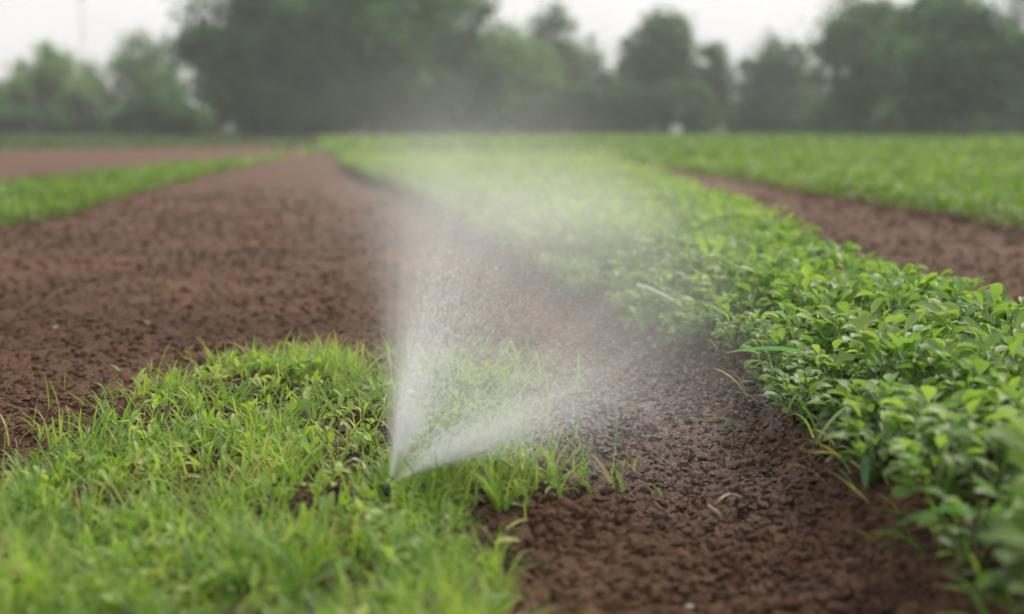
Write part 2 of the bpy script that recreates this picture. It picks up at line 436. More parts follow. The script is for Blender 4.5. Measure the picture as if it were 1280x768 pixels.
bz = height(bx, by, False)
infr = (np.abs(bx) - 0.06) < 0.372 * by
ids = np.nonzero(infr)[0][:300]
is_thing = np.zeros(len(bx), bool); is_thing[ids] = True
proto_objs = {}
for j in ids:
    q = int(rb.integers(9))
    el_ = bx[j] - edge(bed_l, by[j]); er_ = edge(bed_r, by[j]) - bx[j]
    root = empty('crop_plant', (bx[j], by[j], bz[j]), rb.uniform(0, 2 * PI))
    s = rb.uniform(0.82, 1.12) * (0.85 if min(el_, er_) < 0.08 else 1.0)
    root.scale = (s, s, s * rb.uniform(0.78, 1.0) * (0.85 if el_ < 0.1 else 1.0))
    if el_ < 0.06:
        root.rotation_euler = (0, 0, rb.uniform(0, 2 * PI))
        lab, grp = 'broad-leaved green crop plant in the row along the bare soil track', 'crop plants on the track edge of the near bed'
    elif er_ < 0.13:
        lab, grp = 'broad-leaved green crop plant on the furrow side of the near bed', 'crop plants on the furrow edge of the near bed'
    else:
        lab, grp = 'broad-leaved green crop plant deep inside the dense bed at right', 'crop plants inside the near bed'
    tag(root, lab, 'crop plant', grp)
    if q not in proto_objs:
        lv, st = protos[q]
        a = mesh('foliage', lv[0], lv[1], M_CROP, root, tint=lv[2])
        b = mesh('stem', st[0], st[1], M_STEM, root, tint=st[2])
        proto_objs[q] = (a, b)
    else:
        for src in proto_objs[q]:
            c = src.copy(); sc.collection.objects.link(c); c.parent = root
rest = np.nonzero(~is_thing)[0]
def scatter_mesh(variants, px, py, pz, sc_, rz):
    parts = []
    for q in range(len(variants)):
        k = np.nonzero((np.arange(len(px)) * 7919) % len(variants) == q)[0]
        if not len(k): continue
        V, F, T = variants[q]
        c, s = np.cos(rz[k])[:, None], np.sin(rz[k])[:, None]
        W = np.stack([V[None, :, 0] * c - V[None, :, 1] * s, V[None, :, 0] * s + V[None, :, 1] * c, np.broadcast_to(V[None, :, 2], (len(k), len(V)))], -1) * sc_[k][:, None, None]
        W = W + np.stack([px[k], py[k], pz[k]], -1)[:, None]
        FF = (F[None] + (np.arange(len(k)) * len(V))[:, None, None]).reshape(-1, 4)
        parts.append((W.reshape(-1, 3), FF, np.clip(np.tile(T, len(k)) + np.repeat(rb.normal(0, 0.07, len(k)), len(V)), 0, 1)))
    return join(parts)
V, F, T = scatter_mesh([p[0] for p in protos], bx[rest], by[rest], bz[rest], rb.uniform(0.85, 1.15, len(rest)), rb.uniform(0, 2 * PI, len(rest)))
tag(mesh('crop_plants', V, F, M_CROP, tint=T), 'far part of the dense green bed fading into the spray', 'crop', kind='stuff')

# ------------------------------------------------------------------ far fields
def field(name, test, x0, x1, bands, label, seed, upright=0.3, mat=M_FIELD, kind='ovate', hgt=0.2):
    r = np.random.default_rng(seed); parts = []
    for y0, y1, per, size in bands:
        n = int((x1 - x0) * (y1 - y0) * per)
        x = r.uniform(x0, x1, n); y = r.uniform(y0, y1, n)
        k = test(x, y) & (np.abs(x) < 0.50 * y + 2.0); x, y = x[k], y[k]; n = len(x)
        z = height(x, y, False) + hgt * (0.02 + 0.9 * r.random(n) ** 0.6) * (0.75 + 0.5 * vnoise(x * 1.3, y * 1.3, seed))
        z = z - size * 0.25
        az = r.uniform(0, 2 * PI, n); el = r.uniform(R(10), R(80), n)
        L = size * r.uniform(0.75, 1.3, n); W = L * (r.uniform(0.45, 0.7, n) if kind == 'ovate' else r.uniform(0.16, 0.28, n))
        T = np.clip(0.45 + 0.35 * (vnoise(x * 0.6, y * 0.6, seed + 1) - 0.5) + r.normal(0, 0.16, n), 0, 1)
        parts.append(ribbons(np.stack([x, y, z], -1), az, el, L, W, r.uniform(0, 1.2, n), r.uniform(0.1, 0.6, n), r.normal(0, 0.3, n), T, kind, 4, 3))
    V, F, T = join(parts)
    return tag(mesh(name, V, F, mat, tint=T), label, 'crop', kind='stuff')
field('field_crop', lambda x, y: (x > edge(field_l, y) - 0.10) | ((y > 22) & (x > -3.6 - (y - 29.6) * 0.15)), -12, 42,
      [(5.5, 12, 700, 0.06), (12, 20, 420, 0.075), (20, 36, 130, 0.13), (36, 76, 40, 0.24)], 'broad green crop field beyond the furrow reaching the trees', 11)
field('leafy_strip', lambda x, y: inpoly(x, y, poly_left), -16, -2,
      [(7, 14, 800, 0.09), (14, 24, 360, 0.11), (24, 50, 120, 0.17)], 'strip of bright green upright leaves left of the track', 12, kind='blade', hgt=0.16)
far_l = np.array([at(x, y)[:2] for x, y in [(-300, 191), (0, 189), (125, 187), (292, 184.5), (400, 181)]])
field('verge_grass', lambda x, y: (y > np.interp(x, far_l[:, 0], far_l[:, 1])) & (y > 40) & (x < -0.075 * y - 0.5) | (y > 72) | ((y > 43) & (x > -0.165 * y)), -46, 50,
      [(38, 110, 18, 0.30)], 'dull green grass at the foot of the tree line', 13, kind='blade', hgt=0.12, mat=leaf_mat('dull_grass', [(0.0, (0.05, 0.085, 0.035)), (1.0, (0.14, 0.19, 0.08))], rough=0.6, trans=0.3, noise=0.3))

# ------------------------------------------------------------------ foreground grass
def blades(x, y, r, hmin, hmax, wmin, wmax, tmean, tsd=0.18, curl=(0.2, 1.6), el=(45, 88)):
    n = len(x); z = height(x, y, False) + 0.004
    az = r.uniform(0, 2 * PI, n)
    L = r.uniform(hmin, hmax, n)
    return ribbons(np.stack([x, y, z], -1), az, np.radians(r.uniform(*el, n)), L, r.uniform(wmin, wmax, n), r.uniform(*curl, n), r.uniform(0.2, 0.6, n),
                   r.normal(0, 0.3, n), np.clip(tmean + r.normal(0, tsd, n), 0, 1), 'blade', 6, 3)
rg = np.random.default_rng(33)
n = 75000
gx = rg.uniform(-1.5, 0.3, n); gy = rg.uniform(1.25, 4.3, n)
wob = np.where(gy < 2.7, 0.03, 0.11)
k = inpoly(gx + rg.normal(0, wob, n), gy + rg.normal(0, wob * 1.4, n), grass_poly)
dens = vnoise(gx * 5.5, gy * 5.5, 91) * 0.5 + vnoise(gx * 16, gy * 16, 92) * 0.5
k &= rg.random(n) < np.clip((dens - 0.40) * 3.4, 0.05, 1)
NZX = at(487, 604, 0.055)
# bare patch beside the sprinkler
bp_ = at(430, 610); k &= rg.random(n) > 0.85 * np.exp(-(((gx - bp_[0]) / 0.09) ** 2 + ((gy - bp_[1]) / 0.16) ** 2))
k &= rg.random(n) > 0.9 * np.exp(-(((gx - NZX[0]) / 0.04) ** 2 + ((gy - NZX[1] + 0.08) / 0.13) ** 2))
gx, gy = gx[k], gy[k]
# blades grow in tufts: pull each towards a tuft centre
tuft = 0.055
cxg = (np.floor(gx / tuft) + 0.15 + 0.7 * _hash(np.floor(gx / tuft), np.floor(gy / tuft), 5)) * tuft
cyg = (np.floor(gy / tuft) + 0.15 + 0.7 * _hash(np.floor(gx / tuft), np.floor(gy / tuft), 6)) * tuft
p_ = rg.uniform(0.2, 0.9, len(gx)); gx = gx + (cxg - gx) * p_; gy = gy + (cyg - gy) * p_
sel = rg.random(len(gx))
tn = 0.46 + 0.5 * (vnoise(gx * 4, gy * 4, 95) - 0.5)
a = sel < 0.72; b = (sel >= 0.72) & (sel < 0.84); c = sel >= 0.84
ht = (1.12 + 0.5 * np.clip((2.9 - gy) / 0.9, 0, 1)) * (0.6 + 0.85 * vnoise(gx * 7, gy * 7, 96))
parts = [blades(gx[a], gy[a], rg, 0.030 * ht[a], 0.088 * ht[a], 0.003, 0.0068, tn[a], 0.22),
         blades(gx[b], gy[b], rg, 0.035, 0.075, 0.008, 0.014, tn[b] - 0.05, curl=(0.3, 1.4), el=(20, 80)),
         blades(gx[c], gy[c], rg, 0.03, 0.09, 0.0015, 0.003, tn[c] * 0 + 0.93, 0.05, el=(10, 80))]
# a fringe of grass and straw spilling out of the near bed over the bank
ne = 430
ey = 1.7 + 6.5 * rg.random(ne) ** 1.4; ex = edge(bed_l, ey) + rg.normal(0.0, 0.04, ne)
kk = vnoise(ey * 5, ey * 0, 97) > 0.35; ex, ey = ex[kk], ey[kk]; ne = len(ex)
fr = ribbons(np.stack([ex, ey, height(ex, ey, False)], -1), rg.normal(PI, 0.9, ne), np.radians(rg.uniform(25, 80, ne)), rg.uniform(0.05, 0.15, ne), rg.uniform(0.002, 0.010, ne), rg.uniform(0.3, 1.5, ne),
             rg.uniform(0.2, 0.6, ne), rg.normal(0, 0.4, ne), np.where(rg.random(ne) < 0.2, 0.97, rg.uniform(0.0, 0.5, ne)), 'blade', 8, 3)
tag(mesh('edge_grass', fr[0], fr[1], M_GRASS, tint=fr[2]), 'blades of grass and straw spilling from the bed over the bank', 'grass', kind='stuff')
# low broad-leaved weeds among the blades
nw = 420
wx = rg.uniform(-1.4, 0.2, nw); wy = rg.uniform(1.4, 4.0, nw); k = inpoly(wx, wy, grass_poly); wx, wy = wx[k], wy[k]
m9 = 9; rx = np.repeat(wx, m9) + rg.normal(0, 0.012, len(wx) * m9); ry = np.repeat(wy, m9) + rg.normal(0, 0.012, len(wx) * m9)
nq = len(rx)
parts.append(ribbons(np.stack([rx, ry, height(rx, ry, False) + rg.uniform(0.01, 0.055, nq)], -1), rg.uniform(0, 2 * PI, nq), rg.uniform(0.1, 1.3, nq), rg.uniform(0.02, 0.045, nq), rg.uniform(0.008, 0.017, nq),
             rg.uniform(0, 1, nq), rg.uniform(0.1, 0.5, nq), rg.normal(0, 0.3, nq), np.clip(np.repeat(rg.normal(0.5, 0.2, len(wx)), m9) + rg.normal(0, 0.08, nq), 0, 0.9), 'ovate', 6, 3))
V, F, T = join(parts)
tag(mesh('grass', V, F, M_GRASS, tint=T), 'short bright green grass and weeds around the sprinkler', 'grass', kind='stuff')

# taller tufts that stand out along the rim of the grass
def grass_tuft(px, py, nb, h, label, seed, w=0.006, tint=0.5, spread=0.018, el=(50, 88)):
    r = np.random.default_rng(seed); p = at(px, py); p[2] = float(height(np.array([p[0]]), np.array([p[1]]), False)[0])
    az = r.uniform(0, 2 * PI, nb); rad = spread * np.sqrt(r.random(nb))
    V, F, T = ribbons(np.stack([rad * np.cos(az), rad * np.sin(az), np.zeros(nb)], -1), az, np.radians(r.uniform(*el, nb)), h * r.uniform(0.55, 1.1, nb),
                      w * r.uniform(0.7, 1.3, nb), r.uniform(0.1, 1.2, nb), r.uniform(0.2, 0.6, nb), r.normal(0, 0.2, nb), np.clip(tint + r.normal(0, 0.12, nb), 0, 1), 'blade', 7, 3)
    o = mesh('grass_tuft', V, F, M_GRASS, tint=T, loc=tuple(p))
    return tag(o, label, 'grass tuft', 'grass tufts on the rim of the grassy patch')
grass_tuft(222, 490, 9, 0.10, 'thin pale tuft of grass standing alone on the upper left rim', 1, 0.004, 0.75)
grass_tuft(282, 475, 16, 0.11, 'wide tuft of arching blades at the top rim beside bare soil', 2, 0.006, 0.55, 0.03)
grass_tuft(408, 470, 14, 0.10, 'upright tuft of grass at the rim just left of the spray', 3, 0.006, 0.55, 0.025)
grass_tuft(145, 545, 18, 0.10, 'bright green tuft leaning over dark clods on the left rim', 4, 0.007, 0.4, 0.03)
grass_tuft(590, 500, 18, 0.10, 'veiled yellowish tuft of grass seen through the spray', 5, 0.007, 0.6, 0.035)
grass_tuft(628, 640, 12, 0.12, 'lush tuft with one wide blade right of the sprinkler', 6, 0.010, 0.5, 0.02)
grass_tuft(690, 612, 10, 0.07, 'small straggly tuft at the right tip of the grass', 7, 0.005, 0.6, 0.04, (15, 70))
grass_tuft(40, 630, 16, 0.10, 'tuft of broad blades at the left border of the photo', 8, 0.009, 0.4, 0.03)

# ------------------------------------------------------------------ single leaves, stalks, pebbles
def gz(x, y): return float(height(np.array([float(x)]), np.array([float(y)]))[0])
def on_ground(px, py, dz=0.0):
    p = at(px, py); p[2] = gz(p[0], p[1]) + dz; return p
def bent_stalk(name, pix, rad, mat, label, cat, lift=0.006, arch=0.0, z=None):
    pts = []
    for q, (x, y) in enumerate(pix):
        p = at(x, y, 0.012 if z is None else z); p[2] = max(p[2], gz(p[0], p[1]) * 0.6 + lift) + arch * math.sin(PI * q / (len(pix) - 1)); pts.append(p)
    pts = np.array(pts); o0 = pts[0].copy()
    r_ = np.linspace(rad, rad * 0.5, len(pts))
    V, F = tube(pts - o0, r_, 8)
    return tag(mesh(name, V, F, mat, loc=tuple(o0)), label, cat)
bent_stalk('dry_stalk', [(896, 629), (903, 622), (912, 618), (921, 619), (927, 622)], 0.0032, M_DRY, 'curved pale straw lying on the soil track right of centre', 'stalk', lift=0.002)
bent_stalk('dry_stalk', [(886, 632), (894, 638), (903, 645)], 0.0028, M_DRY, 'short straight pale straw just below the curved one', 'stalk')
bent_stalk('dry_stalk', [(433, 584), (443, 588), (453, 596), (464, 607)], 0.0045, plain('pale_twig', (0.45, 0.42, 0.36), 0.6), 'pale arched twig in the grass just left of the sprinkler', 'stalk', arch=0.02, lift=0.02)
bent_stalk('dry_stalk', [(946, 437), (955, 452), (968, 466), (984, 486)], 0.0032, M_DRY, 'tan dry stalk leaning on the bed edge under the leaves', 'stalk', z=0.09)
bent_stalk('dry_stalk', [(925, 478), (938, 481), (952, 481)], 0.0028, M_DRY, 'short tan straw on the soil beside the bed edge', 'stalk', z=0.05)
bent_stalk('dry_stalk', [(797, 357), (812, 361), (832, 370), (852, 382)], 0.006, plain('bleached_leaf', (0.55, 0.58, 0.50), 0.5), 'long bleached stalk on the rim of the bed where the spray lands', 'stalk', z=0.17)
bent_stalk('dry_stalk', [(1085, 552), (1100, 550), (1125, 556)], 0.003, M_DRY, 'thin tan root poking out of the dark bank at right', 'stalk', z=0.07)

def pebble(px, py, s, label, mat=M_PEB):
    p = on_ground(px, py, s * 0.4)
    V, F = blobs(np.zeros((1, 3)), np.array([s]), 0.12, 0.7)
    return tag(mesh('pebble', V, F, mat, smooth=True, loc=tuple(p)), label, 'pebble', 'pale pebbles on the soil')
pebble(932, 697, 0.0065, 'pale round pebble on the reddish soil at lower right')
pebble(862, 746, 0.007, 'pale pebble near the bottom border on the soil track')
pebble(724, 590, 0.0045, 'tiny white pebble right of the grass tip')
pebble(693, 752, 0.005, 'dull pebble by the bottom border near the grass')
pebble(183, 400, 0.009, 'pale pebble on the far left tilled soil')
pebble(70, 413, 0.009, 'brownish pebble on tilled soil near the left border')
pebble(340, 398, 0.006, 'small white speck of stone above the grass patch')

def single_leaf(name, px, py, z, az, el, L, W, curl, mat, label, cat='leaf', kind='ovate', tint=0.5, fold=0.3, roll=0.0, rows=9):
    p = at(px, py, z)
    V, F, T = ribbons(np.zeros((1, 3)), np.array([az]), np.array([el]), np.array([L]), np.array([W]), np.array([curl]), np.array([fold]), np.array([roll]), np.array([tint]), kind, rows, 3)
    return tag(mesh(name, V, F, mat, tint=T, loc=tuple(p)), label, cat)
single_leaf('seedling', 779, 614, 0.015, R(120), R(60), 0.05, 0.012, 0.3, M_GRASS, 'lone green sprout standing on the bare soil track', 'seedling', 'blade', 0.45)
single_leaf('fallen_leaf', 605, 762, 0.03, R(40), R(25), 0.05, 0.034, 0.6, M_BLUEG, 'bluish round leaf at the bottom border by the grass', 'leaf')
single_leaf('fallen_leaf', 618, 680, 0.02, R(10), R(12), 0.045, 0.028, 0.4, M_GRASS, 'olive oval leaf lying right of the grass', 'leaf', tint=0.85)
single_leaf('fallen_leaf', 633, 662, 0.025, R(35), R(25), 0.05, 0.012, 0.5, M_GRASS, 'narrow yellowish leaf pointing up from the soil right of the grass', 'leaf', 'blade', 0.85)
single_leaf('hanging_leaf', 1081, 566, 0.13, R(-100), R(-72), 0.065, 0.016, -0.3, M_BLUEG, 'bluish green leaf hanging down in front of the dark bank', 'leaf', 'ovate', 0.7)
single_leaf('strap_leaf', 1215, 640, 0.17, R(188), R(8), 0.14, 0.022, 0.9, M_BLUEG, 'long drooping strap leaf reaching out low at the right bed edge', 'leaf', 'blade', 0.55, roll=0.5)
single_leaf('strap_leaf', 1000, 440, 0.20, R(172), R(6), 0.17, 0.024, 0.35, M_BLUEG, 'long glossy strap leaf pointing left from the bed into the spray', 'leaf', 'blade', 0.9, roll=0.6)
single_leaf('strap_leaf', 1075, 500, 0.20, R(215), R(-15), 0.14, 0.026, 0.7, M_CROP, 'bright green strap leaf sloping down over the bank', 'leaf', 'blade', 0.7, roll=0.5)
single_leaf('strap_leaf', 1010, 490, 0.13, R(225), R(10), 0.10, 0.012, 1.6, M_GRASS, 'thin arching blade curling over the soil at the bed edge', 'leaf', 'blade', 0.6, roll=0.3)
single_leaf('yellow_leaf', 1078, 415, 0.27, R(250), R(50), 0.03, 0.022, 0.5, leaf_mat('orange_leaf', [(0, (0.30, 0.22, 0.05)), (1, (0.36, 0.27, 0.07))]), 'small orange yellow leaf among the green canopy of the near bed', 'leaf')
single_leaf('red_leaf', 1048, 342, 0.28, R(250), R(60), 0.035, 0.022, 0.5, leaf_mat('reddish_leaf', [(0, (0.14, 0.065, 0.04)), (1, (0.18, 0.09, 0.05))]), 'small reddish withered leaf among the green canopy of the near bed', 'leaf')

# ------------------------------------------------------------------ sprinkler
NZ = at(487, 604, 0.055)
spr = empty('sprinkler', (NZ[0], NZ[1], 0.0))
spr.scale = (1.25, 1.25, 1)
tag(spr, 'small dark spray head half hidden in grass, throwing water', 'sprinkler')
M_BLK = plain('black_plastic', (0.03, 0.03, 0.032), 0.4)
M_GRY = plain('grey_plastic', (0.35, 0.36, 0.37), 0.35)
V, F = lathe([(0.0, -0.06), (0.005, -0.06), (0.005, 0.028), (0.0075, 0.029), (0.0075, 0.034), (0.0, 0.034)])
mesh('riser', V, F, M_BLK, spr)
V, F = lathe([(0.0, 0.034), (0.0085, 0.034), (0.0095, 0.037), (0.0095, 0.043), (0.0075, 0.046), (0.003, 0.047), (0.0028, 0.052), (0.0, 0.052)])
mesh('nozzle', V, F, M_BLK, spr)
V, F = lathe([(0.0, 0.0), (0.004, 0.0), (0.0085, 0.003), (0.008, 0.0045), (0.0, 0.0045)])
de = mesh('deflector', V, F, M_GRY, spr, loc=(-0.004, 0, 0.054)); de.rotation_euler = (0, R(-35), 0)
V, F = tube([(-0.0085, 0, 0.040), (-0.013, 0, 0.048), (-0.0085, 0, 0.056)], (0.0014, 0.0014, 0.0014), 6)
mesh('bridge', V, F, M_BLK, spr)

# ------------------------------------------------------------------ trees
def tree(name, px, dist, w_px, top_py, mat, label, seed, base_frac=0.28, nclump=70, per=110, trunk_px=9, lean=0, leaf=0.36, cat='tree', group='trees along the far side of the field', shape=1.0, bark=M_BARK):
    r = np.random.default_rng(seed)
    m = dist / FPX
    base = at_d(px, 160, dist); base[2] = 0
    H = at_d(px, top_py, dist)[2]; Wd = w_px * m * 1.12
    root = empty(name, tuple(base)); tag(root, label, cat, group)
    z0 = H * base_frac
    rt = trunk_px * m / 2
    pts = [(0, 0, -0.3), (0.02 * H * lean, 0, z0 * 0.5), (0.04 * H * lean, 0.1, z0), (0.05 * H * lean, 0.15, H * 0.6), (0.05 * H * lean, 0.1, H * 0.85)]
    parts = [(*tube(pts, (rt * 1.35, rt, rt * 0.85, rt * 0.5, rt * 0.15), 9), 0.5)]
    cl = []
    cz, rz_ = (z0 + H) / 2, (H - z0) / 2
    while len(cl) < nclump:
        u = r.normal(size=3); u /= np.linalg.norm(u); rr = r.random() ** 0.42
        p = np.array((u[0] * Wd * 0.5 * rr, u[1] * Wd * 0.45 * rr, cz + u[2] * rz_ * rr))
        tz = (p[2] - z0) / (H - z0)
        p[:2] *= (1 - 0.28 * shape * tz ** 2) * (1 + 0.25 * math.sin(3 * math.atan2(u[1], u[0]) + seed))
        cl.append(p)
    cl = np.array(cl)
    for q in range(7):
        e = cl[r.integers(len(cl))]; s = np.array(pts[2]) + (np.array(pts[3]) - np.array(pts[2])) * r.random()
        mid = (s + e) / 2 + np.array((0, 0, 0.08 * H))
        parts.append((*tube([s, mid, e], (rt * 0.5, rt * 0.3, rt * 0.1), 6), 0.5))
    V, F, T = join(parts)
    mesh('trunk', V, F, bark, root, tint=T)
    ncl = len(cl); n = ncl * per
    ci = np.repeat(np.arange(ncl), per)
    rad = (0.55 + 0.5 * r.random(ncl)) * 0.082 * (Wd + H)
    P = cl[ci] + r.normal(size=(n, 3)) * (rad[ci] * 0.5)[:, None] * np.array((1, 1, 0.75))
    P[:, 2] = np.maximum(P[:, 2], 0.15)
    tl = np.clip(0.5 + (r.random(ncl) - 0.5)[ci] * 0.55 + r.normal(0, 0.12, n), 0, 1)
    V, F, T = ribbons(P, r.uniform(0, 2 * PI, n), r.uniform(-1.2, 1.2, n), leaf * r.uniform(0.6, 1.3, n), leaf * r.uniform(0.4, 0.8, n), r.uniform(0, 1, n), r.uniform(0, .5, n), r.uniform(-1, 1, n), tl, 'ovate', 3, 3)
    mesh('crown', V, F, mat, root, tint=T)
    return root
T = tree
T('broadleaf_tree', 62, 92, 115, 62, M_TREE_P, 'round-topped grey green tree nearest the left border', 1, 0.1)
T('broadleaf_tree', -25, 96, 100, 98, M_TREE_M, 'low tree cut by the left border', 2, 0.08)
T('broadleaf_tree', 172, 100, 112, 50, M_TREE_P, 'pale olive tree just left of the big dark tree', 3, 0.08)
T('broadleaf_tree', 322, 70, 165, -45, M_TREE_D, 'big dark green tree left of centre with its top out of the photo', 4, 0.07, 120, 130, 10)
T('broadleaf_tree', 385, 78, 150, -70, M_TREE_D, 'tall dark tree behind the end of the soil track', 5, 0.05, 110, 120, 10)
T('broadleaf_tree', 470, 68, 180, -60, M_TREE_D, 'big dark tree just right of the track end', 6, 0.05, 120, 130, 10)
T('broadleaf_tree', 560, 74, 130, -30, M_TREE_D, 'dark tree whose right side meets the paler green tree', 7, 0.05, 100, 120, 10)
T('broadleaf_tree', 628, 88, 125, 30, M_TREE_P, 'pale green tree behind the mist near the middle', 8, 0.05, 80, 110)
T('broadleaf_tree', 688, 95, 90, -2, M_TREE_M, 'grey green tree left of the first bright sky gap', 9, 0.05, 70, 100, shape=1.4)
T('broadleaf_tree', 752, 98, 110, 66, M_TREE_M, 'low tree under the bright sky gap right of the middle', 10, 0.04, 60, 110)
T('broadleaf_tree', 826, 88, 92, 6, M_TREE_M, 'tall narrow-topped tree between the two bright sky gaps', 11, 0.05, 80, 100, shape=1.5)
T('broadleaf_tree', 885, 92, 62, 54, M_TREE_M, 'small green tree leaning against the narrow-topped tree', 12, 0.05, 50, 100)
T('broadleaf_tree', 968, 96, 105, 54, M_TREE_M, 'pale grey round tree right of the second sky gap', 13, 0.1, 70, 100)
T('broadleaf_tree', 1072, 72, 115, -12, M_TREE_M, 'tall loose tree with a reddish trunk in the right group', 14, 0.16, 80, 90, 8, bark=plain('reddish_bark', (0.13, 0.075, 0.06), 0.9, scale=6))
T('broadleaf_tree', 1165, 66, 130, -6, M_TREE_D, 'broad dark tree filling the middle of the right group', 15, 0.17, 100, 110, 6)
T('broadleaf_tree', 1206, 60, 130, 2, M_TREE_D, 'dark tree on a stout trunk near the right border', 16, 0.19, 90, 100, 13)
T('broadleaf_tree', 1285, 75, 100, 20, M_TREE_M, 'tree with light gaps cut by the right border', 17, 0.12, 60, 90)
T('broadleaf_tree', 1262, 90, 140, -25, M_TREE_M, 'thin high tree behind the right border group', 18, 0.2, 45, 60)
T('broadleaf_tree', 1120, 95, 120, 30, M_TREE_M, 'hazy tree showing behind the right group', 19, 0.1, 60, 100)
T('sapling', 262, 60, 16, 128, M_TREE_P, 'thin yellowish sapling in front of the big dark tree', 20, 0.15, 14, 60, 3, leaf=0.16, cat='sapling')
# shrubs under the trees
sh = [(20, 88, 90, 128), (120, 92, 70, 118), (205, 84, 80, 120), (330, 80, 100, 98), (420, 82, 110, 96), (520, 80, 100, 96), (600, 84, 90, 104), (680, 86, 90, 108), (765, 86, 90, 106), (850, 84, 80, 108), (925, 96, 70, 122), (1000, 94, 80, 118), (1110, 98, 110, 112), (1240, 92, 100, 110), (1060, 84, 80, 128), (1165, 80, 90, 126), (1300, 84, 80, 122)]
spots = ['under the trees at the left border', 'between the two leftmost trees', 'left of the big dark tree', 'below the big dark tree', 'behind the end of the track', 'just right of the track end', 'below the pale green tree', 'left of the first sky gap', 'under the first sky gap', 'beside the white barrel', 'under the second sky gap', 'left of the reddish trunk', 'between the two visible trunks', 'right of the stout trunk', 'low behind the reddish trunk', 'just left of the stout trunk', 'cut by the right border']
for q, ((px, d, wp, tp), where) in enumerate(zip(sh, spots)):
    T('shrub', px, d, wp * 1.35, tp, M_TREE_M if q % 2 else M_TREE_D, 'dull green shrub ' + where, 40 + q, 0.0, 60, 110, 3, cat='shrub', group='shrubs under the tree line')

# pale things at the foot of the trees
M_WHITE = plain('white_paint', (0.5, 0.51, 0.51), 0.5)
p = at_d(845, 158, 66)
V, F = lathe([(0.0, 0), (0.27, 0), (0.29, 0.04), (0.27, 0.22), (0.29, 0.35), (0.27, 0.48), (0.29, 0.68), (0.24, 0.72), (0.0, 0.72)])
ba = mesh('barrel', V, F, M_WHITE, loc=(p[0], p[1], 0.0)); tag(ba, 'small white barrel standing at the foot of the trees', 'barrel')
M_CONC = plain('pale_stone', (0.26, 0.25, 0.26), 0.8, scale=5)
for px, py, wpx, lab in ((450, 176, 22, 'low pale stone where the soil track ends'), (518, 176, 24, 'upright pale stone behind the mist, right of the track end')):
    p = at_d(px, py, 58); s = wpx * 58 / FPX
    V, F = blobs(np.zeros((1, 3)), np.array([s * 0.5]), 0.12, 0.7)
    tag(mesh('boulder', V, F, M_CONC, smooth=True, loc=(p[0], p[1], s * 0.2)), lab, 'boulder')
# faint mast
p = at_d(107, 160, 150)
root = empty('pole', (p[0], p[1], 0)); tag(root, 'thin faint pole rising above the leftmost trees', 'pole')
V, F = tube([(0, 0, -0.3), (0, 0, 7), (0, 0, 14.5)], (0.07, 0.06, 0.045), 10); mesh('post', V, F, M_CONC, root)
V, F = tube([(-0.7, 0, 13.9), (0.7, 0, 13.9)], (0.05, 0.05), 6); mesh('crossarm', V, F, M_CONC, root)

# ------------------------------------------------------------------ water: droplets thrown by the sprinkler, and fine mist
AX = np.array((0.60, 0.36, 0.79)); AX /= np.linalg.norm(AX)
HALF = R(31)
e1 = np.cross(AX, (0, 1, 0)); e1 /= np.linalg.norm(e1); e2 = np.cross(AX, e1)   # e1 lies in the plane of the two arms
rw = np.random.default_rng(77)
def droplets(n, r):
    ph = r.uniform(0, 2 * PI, n); ph = ph[r.random(n) < 0.2 + 0.8 * np.cos(ph) ** 2]; n = len(ph); th = HALF - np.abs(r.normal(0, R(6), n)) + r.normal(0, R(1.2), n); inner = r.random(n) < 0.32
    th = np.where(inner, HALF * np.sqrt(r.random(n)), th)
    d = np.cos(th)[:, None] * AX + np.sin(th)[:, None] * (np.cos(ph)[:, None] * e1 + np.sin(ph)[:, None] * e2)
    v = d * r.uniform(2.4, 5.0, n)[:, None]; x = np.repeat(NZ[None], n, 0).astype(float)
    T = 0.02 + r.random(n) ** 1.1 * 0.34; drag = r.uniform(1.5, 6.0, n)[:, None]
    wind = np.array((0.5, 0.8, 0.05))
    dt = 0.01
    for s in range(37):
        act = (T > s * dt)[:, None]
        a = -drag * (v - wind) + np.array((0, 0, -9.8)) + r.normal(0, 1.5, (n, 3))
        v = np.where(act, v + a * dt, v); x = np.where(act, x + v * dt, x)
    k = x[:, 2] > height(x[:, 0], x[:, 1], False) + 0.01
    return x[k], v[k], T[k] / 0.36
x, v, age = droplets(100000, rw)
sp = np.linalg.norm(v, axis=1); n = len(x)
dia = (0.0003 + 0.0006 * rw.random(n) ** 2) * (1.15 - 0.6 * age)
ln = dia * (1.5 + np.clip(sp, 0, 6) * 2.2)
dd = v / sp[:, None]; u = np.cross(dd, rw.normal(size=(n, 3))); u /= np.linalg.norm(u, axis=1)[:, None]; ww = np.cross(dd, u)
OC = np.stack([x + dd * ln[:, None], x + u * dia[:, None] / 2, x + ww * dia[:, None] / 2, x - u * dia[:, None] / 2, x - ww * dia[:, None] / 2, x - dd * ln[:, None]], 1)
of = np.array([(0, 1, 2), (0, 2, 3), (0, 3, 4), (0, 4, 1), (5, 2, 1), (5, 3, 2), (5, 4, 3), (5, 1, 4)])
F = (of[None] + (np.arange(n) * 6)[:, None, None]).reshape(-1, 3)
m_, n_, l_, o_m = newmat('water_drops')
pb = n_.new('ShaderNodeBsdfPrincipled'); pb.inputs['Base Color'].default_value = (0.92, 0.94, 0.96, 1); pb.inputs['Roughness'].default_value = 0.08
pb.inputs['IOR'].default_value = 1.33; pb.inputs['Transmission Weight'].default_value = 0.0
pb.inputs['Subsurface Weight'].default_value = 0.0
l_.new(pb.outputs[0], o_m.inputs['Surface'])
tag(mesh('water_drops', OC.reshape(-1, 3), F, m_, smooth=True), 'fine white water drops thrown up and to the right', 'water', kind='stuff')

